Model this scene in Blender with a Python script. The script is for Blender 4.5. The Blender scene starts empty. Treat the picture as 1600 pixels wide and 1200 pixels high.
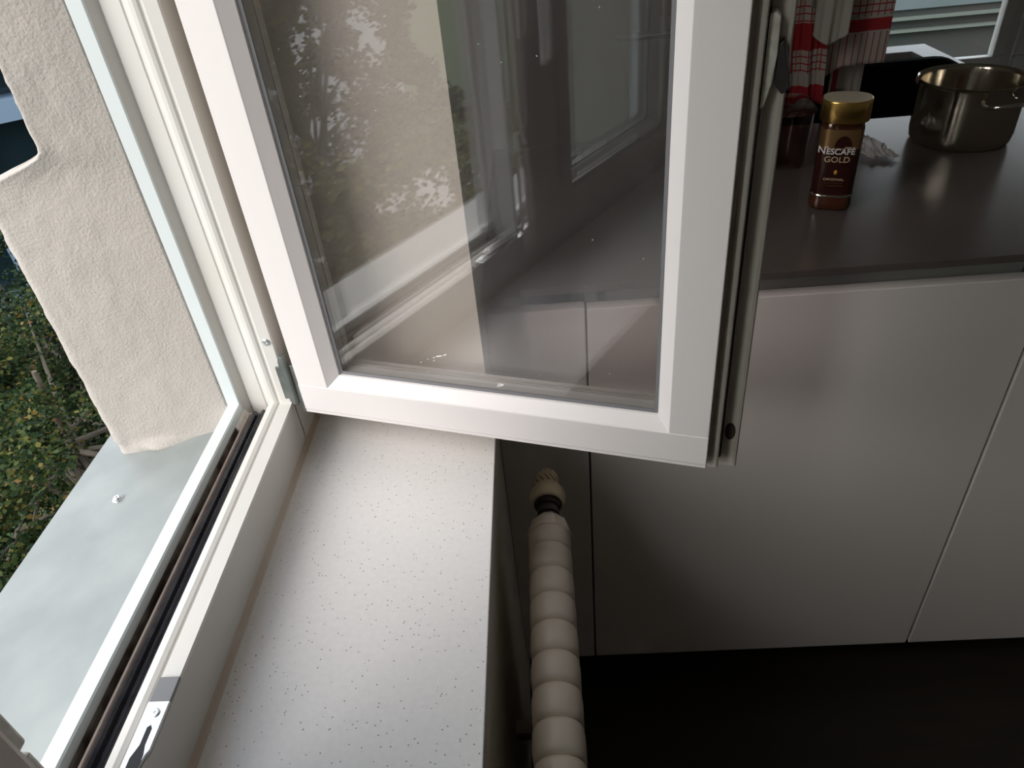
import bpy, bmesh, math, random
from mathutils import Vector, Matrix, noise
import numpy as np
C = bpy.context.scene.collection
SC = bpy.context.scene
R = math.radians
random.seed(7)
# ------------------------------------------------------------------ camera
cd = bpy.data.cameras.new('camera'); cam = bpy.data.objects.new('camera', cd); C.objects.link(cam)
cam.rotation_euler = (R(53.638), R(4.833), R(0.397)); cam.location = (0, 0, 0)
cd.sensor_width = 36; cd.lens = 1128.86*36/1600; cd.clip_start = .02; cd.clip_end = 300
SC.camera = cam
# ------------------------------------------------------------------ world: bright hazy daylight sky
w = bpy.data.worlds.new('sky'); SC.world = w; w.use_nodes = True
nt = w.node_tree; nt.nodes.clear()
o = nt.nodes.new('ShaderNodeOutputWorld'); bg = nt.nodes.new('ShaderNodeBackground')
tc = nt.nodes.new('ShaderNodeTexCoord'); sx = nt.nodes.new('ShaderNodeSeparateXYZ'); cr = nt.nodes.new('ShaderNodeValToRGB')
mr = nt.nodes.new('ShaderNodeMapRange'); mr.inputs['From Min'].default_value = -1
nt.links.new(tc.outputs['Generated'], sx.inputs[0]); nt.links.new(sx.outputs['Z'], mr.inputs['Value']); nt.links.new(mr.outputs[0], cr.inputs[0])
e = cr.color_ramp.elements
e[0].position = 0.45; e[0].color = (.10, .11, .08, 1)
e[1].position = 0.505; e[1].color = (.95, .965, 1, 1)
k = e.new(1.0); k.color = (.78, .87, 1, 1)
nt.links.new(cr.outputs[0], bg.inputs[0]); bg.inputs[1].default_value = 2.6
nt.links.new(bg.outputs[0], o.inputs[0])
# soft sun behind thin cloud
sd = bpy.data.lights.new('sun', 'SUN'); sun = bpy.data.objects.new('sun', sd); C.objects.link(sun)
sd.energy = 4.6; sd.angle = R(44); sd.color = (1, .94, .87)
sun.rotation_euler = Vector((.70, .60, -.60)).to_track_quat('-Z', 'Y').to_euler()
SC.view_settings.view_transform = 'Standard'; SC.view_settings.look = 'None'
SC.view_settings.exposure = -0.45; SC.view_settings.gamma = 1.0; SC.view_settings.use_curve_mapping = False
SC.cycles.max_bounces = 12; SC.cycles.diffuse_bounces = 6; SC.cycles.transparent_max_bounces = 24
SC.cycles.sample_clamp_indirect = 6; SC.cycles.use_denoising = True

# ------------------------------------------------------------------ materials
def mat(name, col, rough=.6, metal=0., noise_=None, bump=None, spec=None, coat=0, stretch=None):
    """noise_=(scale, amount 0..1, second colour); bump=(scale, strength, distance)"""
    m = bpy.data.materials.new(name); m.use_nodes = True; t = m.node_tree
    b = t.nodes['Principled BSDF']; b.inputs['Base Color'].default_value = (*col, 1)
    b.inputs['Roughness'].default_value = rough; b.inputs['Metallic'].default_value = metal
    if spec is not None: b.inputs['Specular IOR Level'].default_value = spec
    if coat: b.inputs['Coat Weight'].default_value = coat; b.inputs['Coat Roughness'].default_value = .08
    tcn = t.nodes.new('ShaderNodeTexCoord'); mp = t.nodes.new('ShaderNodeMapping'); t.links.new(tcn.outputs['Object'], mp.inputs[0])
    if stretch: mp.inputs['Scale'].default_value = stretch
    if noise_:
        n = t.nodes.new('ShaderNodeTexNoise'); n.inputs['Scale'].default_value = noise_[0]; n.inputs['Detail'].default_value = 5
        t.links.new(mp.outputs[0], n.inputs['Vector'])
        r = t.nodes.new('ShaderNodeValToRGB'); r.color_ramp.elements[0].position = .4; r.color_ramp.elements[1].position = .68
        t.links.new(n.outputs['Fac'], r.inputs[0])
        x = t.nodes.new('ShaderNodeMix'); x.data_type = 'RGBA'; x.inputs[6].default_value = (*col, 1); x.inputs[7].default_value = (*noise_[2], 1)
        mu = t.nodes.new('ShaderNodeMath'); mu.operation = 'MULTIPLY'; mu.inputs[1].default_value = noise_[1]
        t.links.new(r.outputs[0], mu.inputs[0]); t.links.new(mu.outputs[0], x.inputs[0]); t.links.new(x.outputs[2], b.inputs['Base Color'])
    if bump:
        n2 = t.nodes.new('ShaderNodeTexNoise'); n2.inputs['Scale'].default_value = bump[0]; n2.inputs['Detail'].default_value = 6
        t.links.new(mp.outputs[0], n2.inputs['Vector'])
        bp = t.nodes.new('ShaderNodeBump'); bp.inputs['Strength'].default_value = bump[1]; bp.inputs['Distance'].default_value = bump[2]
        t.links.new(n2.outputs['Fac'], bp.inputs['Height']); t.links.new(bp.outputs[0], b.inputs['Normal'])
    return m

def glass_mat(name, tint, ior, dirt_or_glint=0., rough=0.):
    m = bpy.data.materials.new(name); m.use_nodes = True; t = m.node_tree; t.nodes.clear()
    out = t.nodes.new('ShaderNodeOutputMaterial'); tr = t.nodes.new('ShaderNodeBsdfTransparent'); tr.inputs[0].default_value = (*tint, 1)
    gl = t.nodes.new('ShaderNodeBsdfGlossy'); gl.inputs['Roughness'].default_value = rough
    fr = t.nodes.new('ShaderNodeFresnel'); ge = t.nodes.new('ShaderNodeNewGeometry')
    mi = t.nodes.new('ShaderNodeMix'); mi.data_type = 'FLOAT'; mi.inputs[2].default_value = ior; mi.inputs[3].default_value = 1/ior
    t.links.new(ge.outputs['Backfacing'], mi.inputs[0]); t.links.new(mi.outputs[0], fr.inputs['IOR'])
    mx = t.nodes.new('ShaderNodeMixShader'); t.links.new(fr.outputs[0], mx.inputs[0]); t.links.new(tr.outputs[0], mx.inputs[1]); t.links.new(gl.outputs[0], mx.inputs[2])
    last = mx
    if dirt_or_glint:  # white diffuse layer: real dirt on the sash pane, painted highlights on the wrapper
        df = t.nodes.new('ShaderNodeBsdfDiffuse'); df.inputs[0].default_value = (.8, .78, .78, 1)
        tcn = t.nodes.new('ShaderNodeTexCoord'); mp = t.nodes.new('ShaderNodeMapping'); mp.inputs['Scale'].default_value = (3, 3, 1.2)
        t.links.new(tcn.outputs['Object'], mp.inputs[0])
        n = t.nodes.new('ShaderNodeTexNoise'); n.inputs['Scale'].default_value = 3; n.inputs['Detail'].default_value = 8; n.inputs['Roughness'].default_value = .65
        t.links.new(mp.outputs[0], n.inputs['Vector'])
        mrn = t.nodes.new('ShaderNodeMapRange'); mrn.inputs['From Min'].default_value = .35; mrn.inputs['From Max'].default_value = .75
        mrn.inputs['To Min'].default_value = dirt_or_glint*.35; mrn.inputs['To Max'].default_value = dirt_or_glint*1.6
        t.links.new(n.outputs['Fac'], mrn.inputs['Value'])
        m2 = t.nodes.new('ShaderNodeMixShader'); t.links.new(mrn.outputs[0], m2.inputs[0]); t.links.new(mx.outputs[0], m2.inputs[1]); t.links.new(df.outputs[0], m2.inputs[2])
        last = m2
    t.links.new(last.outputs[0], out.inputs[0]); return m

M = {}
M['paint'] = mat('white_window_paint', (.725, .69, .68), .45, bump=(60, .12, .002), stretch=(1, 1, .12))
M['paint_old'] = mat('old_cream_paint', (.72, .65, .60), .42, noise_=(14, .35, (.50, .42, .34)), bump=(50, .1, .002))
M['frame_paint'] = mat('frame_white_paint', (.70, .685, .65), .38, noise_=(7, .25, (.66, .61, .53)), bump=(70, .08, .001))
M['lip'] = mat('white_aluminium_lip', (.76, .82, .82), .35)
M['plaster'] = mat('exterior_plaster', (.51, .47, .43), .95, noise_=(9, .35, (.47, .435, .40)), bump=(330, .5, .0022))
M['inner_wall'] = mat('interior_wall_paint', (.88, .82, .76), .85, bump=(120, .15, .002))
M['reveal_wall'] = mat('reveal_paint', (.84, .815, .73), .85, bump=(120, .15, .002))
M['ceiling'] = mat('ceiling_paint', (.85, .84, .80), .9)
M['floor'] = mat('dark_floor', (.022, .017, .012), .55, noise_=(6, .6, (.035, .022, .012)), stretch=(1, 6, 1))
M['zinc'] = mat('galvanised_sheet', (.27, .295, .29), .5, .1, noise_=(9, .8, (.37, .395, .38)), bump=(8, .1, .004))
M['rubber'] = mat('black_rubber', (.012, .012, .016), .22, noise_=(60, .3, (.05, .05, .06)))
M['grime'] = mat('grimy_groove', (.055, .038, .028), .7, noise_=(40, .8, (.30, .27, .22)))
M['tape'] = mat('brown_strip', (.30, .24, .20), .5, noise_=(50, .5, (.18, .12, .1)))
M['steel'] = mat('zinc_plated_steel', (.70, .72, .72), .28, 1., bump=(90, .08, .001))
M['darksteel'] = mat('dark_hinge_steel', (.17, .19, .18), .45, .7, noise_=(60, .5, (.28, .3, .28)))
M['greyplastic'] = mat('grey_plastic', (.20, .20, .21), .5)
M['black'] = mat('black_recess', (.01, .01, .012), .6)
M['cabinet'] = mat('satin_cabinet_front', (.80, .745, .72), .36, noise_=(2.2, .15, (.75, .70, .675)))
M['carcass'] = mat('dark_cabinet_carcass', (.09, .09, .085), .6)
M['profile'] = mat('grey_handle_profile', (.40, .39, .37), .5)
M['worktop'] = mat('dark_stone_laminate', (.115, .096, .090), .25, noise_=(9, .4, (.14, .12, .112)), bump=(30, .08, .001))
M['radiator'] = mat('cream_radiator_enamel', (.76, .67, .56), .35, noise_=(18, .35, (.64, .54, .43)))
M['valve'] = mat('cream_valve_plastic', (.62, .52, .36), .45)
M['valve_dark'] = mat('dark_valve_slot', (.05, .04, .03), .7)
M['caulk'] = mat('aged_sealant', (.56, .48, .40), .6, noise_=(9, .9, (.66, .61, .54)))
M['paste'] = mat('white_flecks', (.85, .85, .85), .7)
M['gold'] = mat('gold_lid_metal', (.78, .52, .16), .26, 1.)
M['goldtop'] = mat('pale_lid_top', (.62, .56, .42), .5, .2)
M['coffee'] = mat('coffee_in_glass', (.065, .02, .009), .12, coat=.6)
M['label_dark'] = mat('dark_brown_label', (.028, .007, .005), .3, noise_=(20, .3, (.07, .02, .01)))
M['label_gold'] = mat('gold_label_foil', (.42, .26, .12), .28, .85)
M['ink_white'] = mat('white_lettering', (.85, .83, .80), .5)
M['ink_gold'] = mat('gold_lettering', (.80, .62, .40), .4, .2)
M['ink_orange'] = mat('orange_bean_mark', (.75, .33, .05), .4)
M['ink_red'] = mat('red_accent', (.5, .03, .03), .4)
M['brushed'] = mat('brushed_stainless', (.60, .55, .46), .13, 1., bump=(40, .25, .0006), stretch=(1, 1, .02))
M['polished'] = mat('polished_stainless', (.72, .70, .66), .12, 1.)
M['chrome'] = mat('chrome_rail', (.75, .75, .73), .15, 1.)
M['blackfab'] = mat('black_upholstery', (.008, .008, .009), .9, spec=.1)
M['whitetop'] = mat('white_ledge_board', (.78, .78, .80), .4)
M['brownpanel'] = mat('dark_brown_panel', (.03, .02, .014), .8, noise_=(3, .5, (.02, .015, .01)), spec=.1)
M['handle_white'] = mat('white_window_handle', (.82, .82, .80), .3)
M['pale_metal'] = mat('pale_weathered_metal', (.92, .89, .82), .5, .0, noise_=(70, .5, (.42, .38, .30)))
M['dark_metal'] = mat('dark_lever_metal', (.07, .06, .06), .4, .5)
M['glass'] = glass_mat('sash_glazing', (.975, .965, .965), 1.78, .010)
M['glass_clean'] = glass_mat('clean_glazing', (.96, .98, .97), 1.5)
M['jar_glass'] = glass_mat('jar_glass', (.8, .72, .62), 1.5)
M['clearplastic'] = glass_mat('clear_plastic', (.80, .75, .73), 1.45, 0, .06)
M['wrapper'] = glass_mat('crumpled_film', (.92, .91, .90), 2.2, .40, .1)  # patchy white mixed into the clear film imitates its bright highlights
M['cloth_white'] = mat('off_white_cloth', (.62, .60, .54), .95, bump=(300, .4, .001))
M['bark'] = mat('grey_bark', (.15, .13, .10), .9, noise_=(8, .6, (.08, .065, .05)))
M['grass'] = mat('ground_grass', (.05, .09, .03), .95, noise_=(1.4, .7, (.10, .12, .05)))
M['path'] = mat('pale_gravel', (.55, .52, .47), .95, noise_=(6, .4, (.45, .42, .38)))
M['pale_house'] = mat('pale_render', (.70, .68, .70), .9)
M['blue_paint'] = mat('blue_grey_balcony_paint', (.22, .31, .42), .6)
M['dark_window'] = mat('dark_window_glass', (.02, .04, .05), .08)
M['path_grey'] = mat('blue_grey_render', (.13, .16, .18), .9, noise_=(1.5, .6, (.08, .11, .10)))
M['seal'] = mat('grey_glazing_seal', (.16, .16, .17), .5)
M['roof'] = mat('roof_tiles', (.20, .12, .09), .8, noise_=(8, .5, (.12, .08, .07)))
M['dark_facade'] = mat('dark_courtyard_facade', (.035, .042, .04), .9, noise_=(.8, .7, (.07, .05, .05)))
M['ledge_stone'] = mat('grey_ledge_stone', (.14, .16, .145), .8)

# quartz sill: pale with sparse dark specks
def quartz():
    m = mat('speckled_quartz', (.72, .70, .68), .32); t = m.node_tree; b = t.nodes['Principled BSDF']
    tcn = [n for n in t.nodes if n.type == 'TEX_COORD'][0]
    v = t.nodes.new('ShaderNodeTexVoronoi'); v.inputs['Scale'].default_value = 250
    t.links.new(tcn.outputs['Object'], v.inputs['Vector'])
    lt = t.nodes.new('ShaderNodeMath'); lt.operation = 'LESS_THAN'; lt.inputs[1].default_value = .17
    t.links.new(v.outputs['Distance'], lt.inputs[0])
    sp = t.nodes.new('ShaderNodeSeparateXYZ'); t.links.new(v.outputs['Color'], sp.inputs[0])
    gt = t.nodes.new('ShaderNodeMath'); gt.operation = 'GREATER_THAN'; gt.inputs[1].default_value = .70; t.links.new(sp.outputs[0], gt.inputs[0])
    mu = t.nodes.new('ShaderNodeMath'); mu.operation = 'MULTIPLY'; t.links.new(lt.outputs[0], mu.inputs[0]); t.links.new(gt.outputs[0], mu.inputs[1])
    n = t.nodes.new('ShaderNodeTexNoise'); n.inputs['Scale'].default_value = 160; n.inputs['Detail'].default_value = 2
    t.links.new(tcn.outputs['Object'], n.inputs['Vector'])
    x0 = t.nodes.new('ShaderNodeMix'); x0.data_type = 'RGBA'; x0.inputs[6].default_value = (.72, .70, .685, 1); x0.inputs[7].default_value = (.82, .795, .78, 1)
    t.links.new(n.outputs['Fac'], x0.inputs[0])
    x = t.nodes.new('ShaderNodeMix'); x.data_type = 'RGBA'; x.inputs[7].default_value = (.22, .20, .19, 1)
    t.links.new(x0.outputs[2], x.inputs[6]); t.links.new(mu.outputs[0], x.inputs[0]); t.links.new(x.outputs[2], b.inputs['Base Color'])
    return m
M['quartz'] = quartz()

def leafmat(name, stops):
    m = bpy.data.materials.new(name); m.use_nodes = True; t = m.node_tree; b = t.nodes['Principled BSDF']
    g = t.nodes.new('ShaderNodeNewGeometry'); r = t.nodes.new('ShaderNodeValToRGB'); r.color_ramp.interpolation = 'LINEAR'
    el = r.color_ramp.elements
    el[0].position = stops[0][0]; el[0].color = (*stops[0][1], 1); el[1].position = stops[1][0]; el[1].color = (*stops[1][1], 1)
    for p, c in stops[2:]:
        q = el.new(p); q.color = (*c, 1)
    t.links.new(g.outputs['Random Per Island'], r.inputs[0]); t.links.new(r.outputs[0], b.inputs['Base Color'])
    b.inputs['Roughness'].default_value = .6; b.inputs['Specular IOR Level'].default_value = .25
    tl = t.nodes.new('ShaderNodeBsdfTranslucent'); t.links.new(r.outputs[0], tl.inputs[0])
    mx = t.nodes.new('ShaderNodeMixShader'); mx.inputs[0].default_value = .3
    t.links.new(b.outputs[0], mx.inputs[1]); t.links.new(tl.outputs[0], mx.inputs[2]); t.links.new(mx.outputs[0], t.nodes['Material Output'].inputs[0])
    return m
M['leaf_green'] = leafmat('green_leaves', [(0, (.012, .03, .010)), (.5, (.032, .062, .018)), (.8, (.07, .10, .025)), (.94, (.16, .14, .03)), (1, (.22, .11, .035))])
M['leaf_autumn'] = leafmat('turning_leaves', [(0, (.018, .035, .012)), (.45, (.05, .075, .022)), (.72, (.12, .11, .03)), (.9, (.21, .12, .04)), (1, (.26, .10, .045))])
M['leaf_sun_tinted'] = leafmat('sun_tinted_olive_leaves', [(0, (.07, .08, .02)), (.5, (.16, .16, .045)), (1, (.30, .27, .07))])  # olive leaf colours brightened as if sunlit, for the trees in the reflection
M['leaf_dark'] = leafmat('dark_leaves', [(0, (.008, .02, .009)), (.6, (.02, .042, .015)), (1, (.05, .08, .025))])

def towel_mat(name, kind):
    m = mat(name, (.62, .58, .52), .95, bump=(400, .3, .0008)); t = m.node_tree; b = t.nodes['Principled BSDF']
    uv = t.nodes.new('ShaderNodeUVMap'); s = t.nodes.new('ShaderNodeSeparateXYZ'); t.links.new(uv.outputs[0], s.inputs[0])
    def mth(op, a, bb):
        n = t.nodes.new('ShaderNodeMath'); n.operation = op
        for i, q in enumerate((a, bb)):
            if q is None: continue
            if isinstance(q, (int, float)): n.inputs[i].default_value = q
            else: t.links.new(q, n.inputs[i])
        return n.outputs[0]
    U, V = s.outputs[0], s.outputs[1]
    def lines(c, p, wd): return mth('LESS_THAN', mth('FRACT', mth('DIVIDE', c, p), None), wd)
    lu = lines(U, .0122, .15); lv = lines(V, .0122, .17)
    if kind == 'check':      # checks above, red band, vertical stripes below
        top = mth('GREATER_THAN', V, .128); band = mth('MULTIPLY', mth('GREATER_THAN', V, .103), mth('LESS_THAN', V, .124))
        grid = mth('MULTIPLY', mth('MAXIMUM', lu, lv), top); low = mth('MULTIPLY', lu, mth('LESS_THAN', V, .100))
        fac = mth('MAXIMUM', mth('MAXIMUM', grid, low), band)
    elif kind == 'band':     # broad red bands on white with some checks
        fac = mth('MAXIMUM', mth('LESS_THAN', mth('FRACT', mth('DIVIDE', V, .11), None), .42), mth('MULTIPLY', mth('MAXIMUM', lu, lv), mth('GREATER_THAN', V, .07)))
    else:                    # plain with one red border stripe
        fac = mth('MULTIPLY', mth('GREATER_THAN', U, .004), mth('LESS_THAN', U, .016))
    x = t.nodes.new('ShaderNodeMix'); x.data_type = 'RGBA'; x.inputs[6].default_value = (.60, .55, .50, 1); x.inputs[7].default_value = (.48, .035, .045, 1)
    t.links.new(fac, x.inputs[0]); t.links.new(x.outputs[2], b.inputs['Base Color']); return m

# ------------------------------------------------------------------ object helpers
def tag(o, label=None, cat=None, group=None, kind=None):
    if label: o['label'] = label
    if cat: o['category'] = cat
    if group: o['group'] = group
    if kind: o['kind'] = kind
    return o
def empty(name, loc=(0, 0, 0), rz=0, label=None, cat=None, group=None):
    o = bpy.data.objects.new(name, None); C.objects.link(o); o.location = loc; o.rotation_euler = (0, 0, rz); o.empty_display_size = .05
    return tag(o, label, cat, group)
def obj(name, bm, m, parent=None, smooth=False, bevel=0, loc=None, ang=40):
    me = bpy.data.meshes.new(name)
    if isinstance(bm, bmesh.types.BMesh):
        bmesh.ops.recalc_face_normals(bm, faces=bm.faces[:]); bm.to_mesh(me); bm.free()
    else: me = bm
    for mm in (m if isinstance(m, (list, tuple)) else [m]): me.materials.append(M[mm] if isinstance(mm, str) else mm)
    o = bpy.data.objects.new(name, me); C.objects.link(o)
    if loc is not None: o.location = loc
    if parent: o.parent = parent
    if smooth:
        me.polygons.foreach_set('use_smooth', [True]*len(me.polygons)); me.set_sharp_from_angle(angle=R(ang))
    if bevel:
        b = o.modifiers.new('bevel', 'BEVEL'); b.width = bevel; b.segments = 2; b.limit_method = 'ANGLE'; b.angle_limit = R(35)
    return o
def NB(): return bmesh.new()
def box(bm, a, b, mi=0):
    x0, y0, z0 = a; x1, y1, z1 = b
    v = [bm.verts.new(p) for p in ((x0,y0,z0),(x1,y0,z0),(x1,y1,z0),(x0,y1,z0),(x0,y0,z1),(x1,y0,z1),(x1,y1,z1),(x0,y1,z1))]
    for f in ((0,1,2,3),(4,5,6,7),(0,1,5,4),(1,2,6,5),(2,3,7,6),(3,0,4,7)):
        q = bm.faces.new([v[i] for i in f]); q.material_index = mi
    return bm
def B(a, b): return box(NB(), a, b)
def extr(bm, pts, axis, a, b):
    """closed 2-D outline extruded along axis. axis 'y': pts=(x,z); 'z': pts=(x,y); 'x': pts=(y,z)"""
    def P(p, t):
        return {'y': (p[0], t, p[1]), 'z': (p[0], p[1], t), 'x': (t, p[0], p[1])}[axis]
    r0 = [bm.verts.new(P(p, a)) for p in pts]; r1 = [bm.verts.new(P(p, b)) for p in pts]; n = len(pts)
    for i in range(n): bm.faces.new((r0[i], r0[(i+1) % n], r1[(i+1) % n], r1[i]))
    bm.faces.new(r0); bm.faces.new(r1[::-1]); return bm
def lathe(bm, prof, n=32, axis='z', c=(0, 0, 0), se=None, sx=1, sy=1, cap=True):
    """prof = [(r, h)], se = superellipse exponent"""
    rings = []
    for r, h in prof:
        ring = []
        for i in range(n):
            a = 2*math.pi*i/n; ca, sa = math.cos(a), math.sin(a)
            if se:
                k_ = (abs(ca)**se+abs(sa)**se)**(-1/se); ca *= k_; sa *= k_
            x, y = r*ca*sx, r*sa*sy
            p = {'z': (x, y, h), 'y': (x, h, y), 'x': (h, x, y)}[axis]
            ring.append(bm.verts.new((p[0]+c[0], p[1]+c[1], p[2]+c[2])))
        rings.append(ring)
    for a, b in zip(rings, rings[1:]):
        for i in range(n): bm.faces.new((a[i], a[(i+1) % n], b[(i+1) % n], b[i]))
    if cap:
        bm.faces.new(rings[0][::-1]); bm.faces.new(rings[-1])
    return bm
def tube(bm, pts, r, n=12, cap=True):
    pts = [Vector(p) for p in pts]; rings = []; up = None
    for i, p in enumerate(pts):
        d = (pts[min(i+1, len(pts)-1)]-pts[max(i-1, 0)]).normalized()
        if up is None: up = d.orthogonal().normalized()
        up = (up-d*up.dot(d)).normalized(); s = d.cross(up); rr = r[i] if isinstance(r, (list, tuple)) else r
        rings.append([bm.verts.new(p+(up*math.cos(2*math.pi*j/n)+s*math.sin(2*math.pi*j/n))*rr) for j in range(n)])
    for a, b in zip(rings, rings[1:]):
        for j in range(n): bm.faces.new((a[j], a[(j+1) % n], b[(j+1) % n], b[j]))
    if cap: bm.faces.new(rings[0][::-1]); bm.faces.new(rings[-1])
    return bm
def struct(name, bm, m, **k):
    return tag(obj(name, bm, m, **k), kind='structure')

# ------------------------------------------------------------------ the room
FL = -1.39; CE = 1.15; SILL = -.60
struct('floor', B((-.62, -2.1, FL-.1), (3.3, 2.8, FL)), 'floor')
struct('ceiling', B((-.62, -2.1, CE), (3.3, 2.8, CE+.15)), 'ceiling')
bm = NB()
box(bm, (-.40, -2.0, FL), (-.085, 2.7, -.622))                 # below the sill
box(bm, (-.40, -2.0, .80), (-.085, 2.7, CE))                   # above the head
extr(bm, [(-.40, .7735), (-.326, .7735), (-.085, .757), (-.085, 2.7), (-.40, 2.7)], 'z', -.622, .80)
extr(bm, [(-.40, -.4135), (-.326, -.4135), (-.085, -.397), (-.085, -2.0), (-.40, -2.0)], 'z', -.622, .80)
struct('wall_window_side', bm, 'reveal_wall')
struct('wall_right', B((3.2, -2.0, FL), (3.3, 2.7, CE)), 'inner_wall')
struct('wall_near', B((-.4, -2.1, FL), (3.3, -2.0, CE)), 'inner_wall')
bm = NB()                                                      # far wall with a window opening x 1.0..2.4, z -.76..0.75
box(bm, (-.4, 2.7, FL), (.98, 2.85, CE)); box(bm, (2.42, 2.7, FL), (3.3, 2.85, CE))
box(bm, (.98, 2.7, FL), (2.42, 2.85, -.79)); box(bm, (.98, 2.7, .2), (2.42, 2.85, CE))
struct('wall_far', bm, 'inner_wall')
# exterior plaster shell (mirrored for the near reveal)
def outer_shell(name, mirror=False):
    bm = NB(); zs = []
    z = -1.0
    while z < 1.25:
        zs.append(z); z += .006 if (-.64 < z < .06 and not mirror) else (.02 if z > -.64 else .05)
    def sstep(a, b, x):
        t = max(0, min(1, (x-a)/(b-a))); return t*t*(3-2*t)
    cols = [i/40 for i in range(41)]                          # reveal from frame to corner
    far = [.006*i for i in range(1, 22)] + [.14+.04*i for i in range(8)] + [.6, 1, 1.6, 2.4]
    grid = []
    for z in zs:
        up = sstep(-.236, -.196, z+.006*noise.noise(Vector((z*30, 1, 2))))
        row = []
        base = sstep(-.585, -.605, z)
        for c in cols:
            xo = -.572+.082*up
            x = -.4105+(xo+.4105)*c; y = .716-.016*c
            rnd = max(0, c-.93)/.07
            y += .008*rnd*rnd
            row.append([x, y, z, c])
        for f in far:
            prot = (1-up)*(.082*max(0, 1-max(0, f-.03)/.22))
            x = -.490-prot
            row.append([x-.002*min(1, f/.01), .708+f, z, 1])
        out = []
        for x, y, z_, c in row:
            p = Vector((x, y, z_)); am = min(1, c*2.2+.15)
            d = noise.noise(p*60)*.0009+noise.noise(p*13)*.0022+noise.noise(p*150)*.0005
            edge = max(0, (c-.8)/.2)
            dx = noise.noise(p*60+Vector((5, 3, 1)))*.0022*edge+noise.noise(p*150+Vector((9, 2, 1)))*.0016*edge
            dy = d*am
            # chipped hollow at the foot of the reveal
            h = math.exp(-(((x+.507)/.026)**2+((z_+.579)/.0055)**2))
            dy += .014*h*(1 if not mirror else 0)
            if z_ < -.575: dy -= .004*edge
            out.append(bm.verts.new((x+dx, (y-dy) if not mirror else .36-(y-dy), z_)))
        # h pushes inward: reverse the sign of the hollow
        grid.append(out)
    for a, b in zip(grid, grid[1:]):
        for i in range(len(a)-1): bm.faces.new((a[i], a[i+1], b[i+1], b[i]))
    bm.normal_update()
    return struct(name, bm, 'plaster', smooth=True, ang=60)
sh = outer_shell('wall_outer_far'); sh2 = outer_shell('wall_outer_near', True)
for s_ in (sh, sh2):
    so = s_.modifiers.new('solid', 'SOLIDIFY'); so.thickness = .012; so.offset = -1
struct('wall_outer_below', B((-.572, -2, -7), (-.41, 3.2, -.64)), 'plaster')
struct('wall_outer_above', B((-.572, -.40, .80), (-.40, .76, 1.25)), 'plaster')

# ------------------------------------------------------------------ window_1: fixed outer frame
YF, YN, ZB, ZT = .716, -.356, -.533, .755
win = empty('window_1', (-.37, .18, ZB)); win['kind'] = 'structure'
def wobj(name, bm, m, **k):
    o = obj(name, bm, m, **k); o.location = Vector((0, 0, 0))
    me = o.data; me.transform(Matrix.Translation(-Vector(win.location))); o.parent = win; return o
# profile (x, outward offset)
jp = [(-.3265, .055), (-.3265, .002), (-.328, 0), (-.341, 0), (-.3425, .0025), (-.3455, .0035), (-.3475, .0015), (-.351, .0008), (-.3555, .002), (-.359, .006),
      (-.362, .0085), (-.3645, .0095), (-.366, .0085), (-.385, .011), (-.3872, .0135), (-.3885, .0115), (-.3945, .0015), (-.3945, .055)]
wobj('frame_jamb', extr(NB(), [(x, YF+o_) for x, o_ in jp], 'z', -.60, .80), 'frame_paint')
wobj('frame_jamb', extr(NB(), [(x, YN-o_) for x, o_ in jp], 'z', -.60, .80), 'frame_paint')
wobj('frame_head', extr(NB(), [(x, ZT+o_*.8) for x, o_ in jp], 'y', YN-.005, YF+.005), 'frame_paint')
# outer white lip round jambs and sill
lp = [(-.3942, .055), (-.3942, .0012), (-.3955, 0), (-.4095, -.0006), (-.411, .001), (-.411, .055)]
def lipz(a, b): return [(x, o_) for x, o_ in lp]
wobj('outer_lip', extr(NB(), [(x, YF+o_) for x, o_ in lp], 'z', -.575, .80), 'lip')
wobj('outer_lip', extr(NB(), [(x, YN-o_) for x, o_ in lp], 'z', -.575, .80), 'lip')
# bottom member: inner face, flat top, ridge, step down to the drain groove
bp = [(-.3265, -.60), (-.3265, ZB-.002), (-.328, ZB), (-.3425, ZB), (-.3435, ZB-.0022), (-.3465, ZB-.0025), (-.3475, ZB-.0005), (-.3515, ZB+.0008), (-.3585, ZB-.0005),
      (-.3605, ZB-.004), (-.3610, ZB-.030), (-.3942, ZB-.030), (-.3942, -.60)]
wobj('frame_bottom', extr(NB(), bp, 'y', YN-.004, YF+.004), 'frame_paint')
lb = [(-.3925, -.565), (-.3925, -.545), (-.3942, ZB+.0012), (-.3957, ZB+.003), (-.4095, ZB+.003), (-.411, ZB+.0015), (-.411, -.58), (-.3942, -.58)]
wobj('outer_lip', extr(NB(), lb, 'y', YN-.002, YF+.002), 'lip')
bm = NB()                                                      # dirty floor and inner wall of the groove
extr(bm, [(-.3926, -.5635), (-.3926, ZB-.0075), (-.3918, ZB-.010), (-.3905, -.561), (-.383, -.561), (-.383, -.5635)], 'y', YN, YF+.003)
wobj('drain_groove', bm, 'grime')
wobj('wooden_strip', extr(NB(), [(-.3865, -.5632), (-.3865, ZB-.010), (-.3858, ZB-.0085), (-.3835, ZB-.0085), (-.3822, ZB-.010), (-.3822, -.5632)], 'y', YN+.004, YF-.004), 'tape')
bm = NB()                                                      # black rubber gasket with folded flap
extr(bm, [(-.3820, -.5632), (-.3820, ZB-.012), (-.3795, ZB-.0065), (-.3762, ZB-.0042), (-.3732, ZB-.0055), (-.3715, ZB-.0095), (-.3690, ZB-.0105), (-.3665, ZB-.0045), (-.3640, ZB-.0028), (-.3618, ZB-.0045), (-.3612, ZB-.010), (-.3612, -.5632)], 'y', YN+.004, YF-.006)
wobj('gasket', bm, 'rubber', smooth=True)
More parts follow.
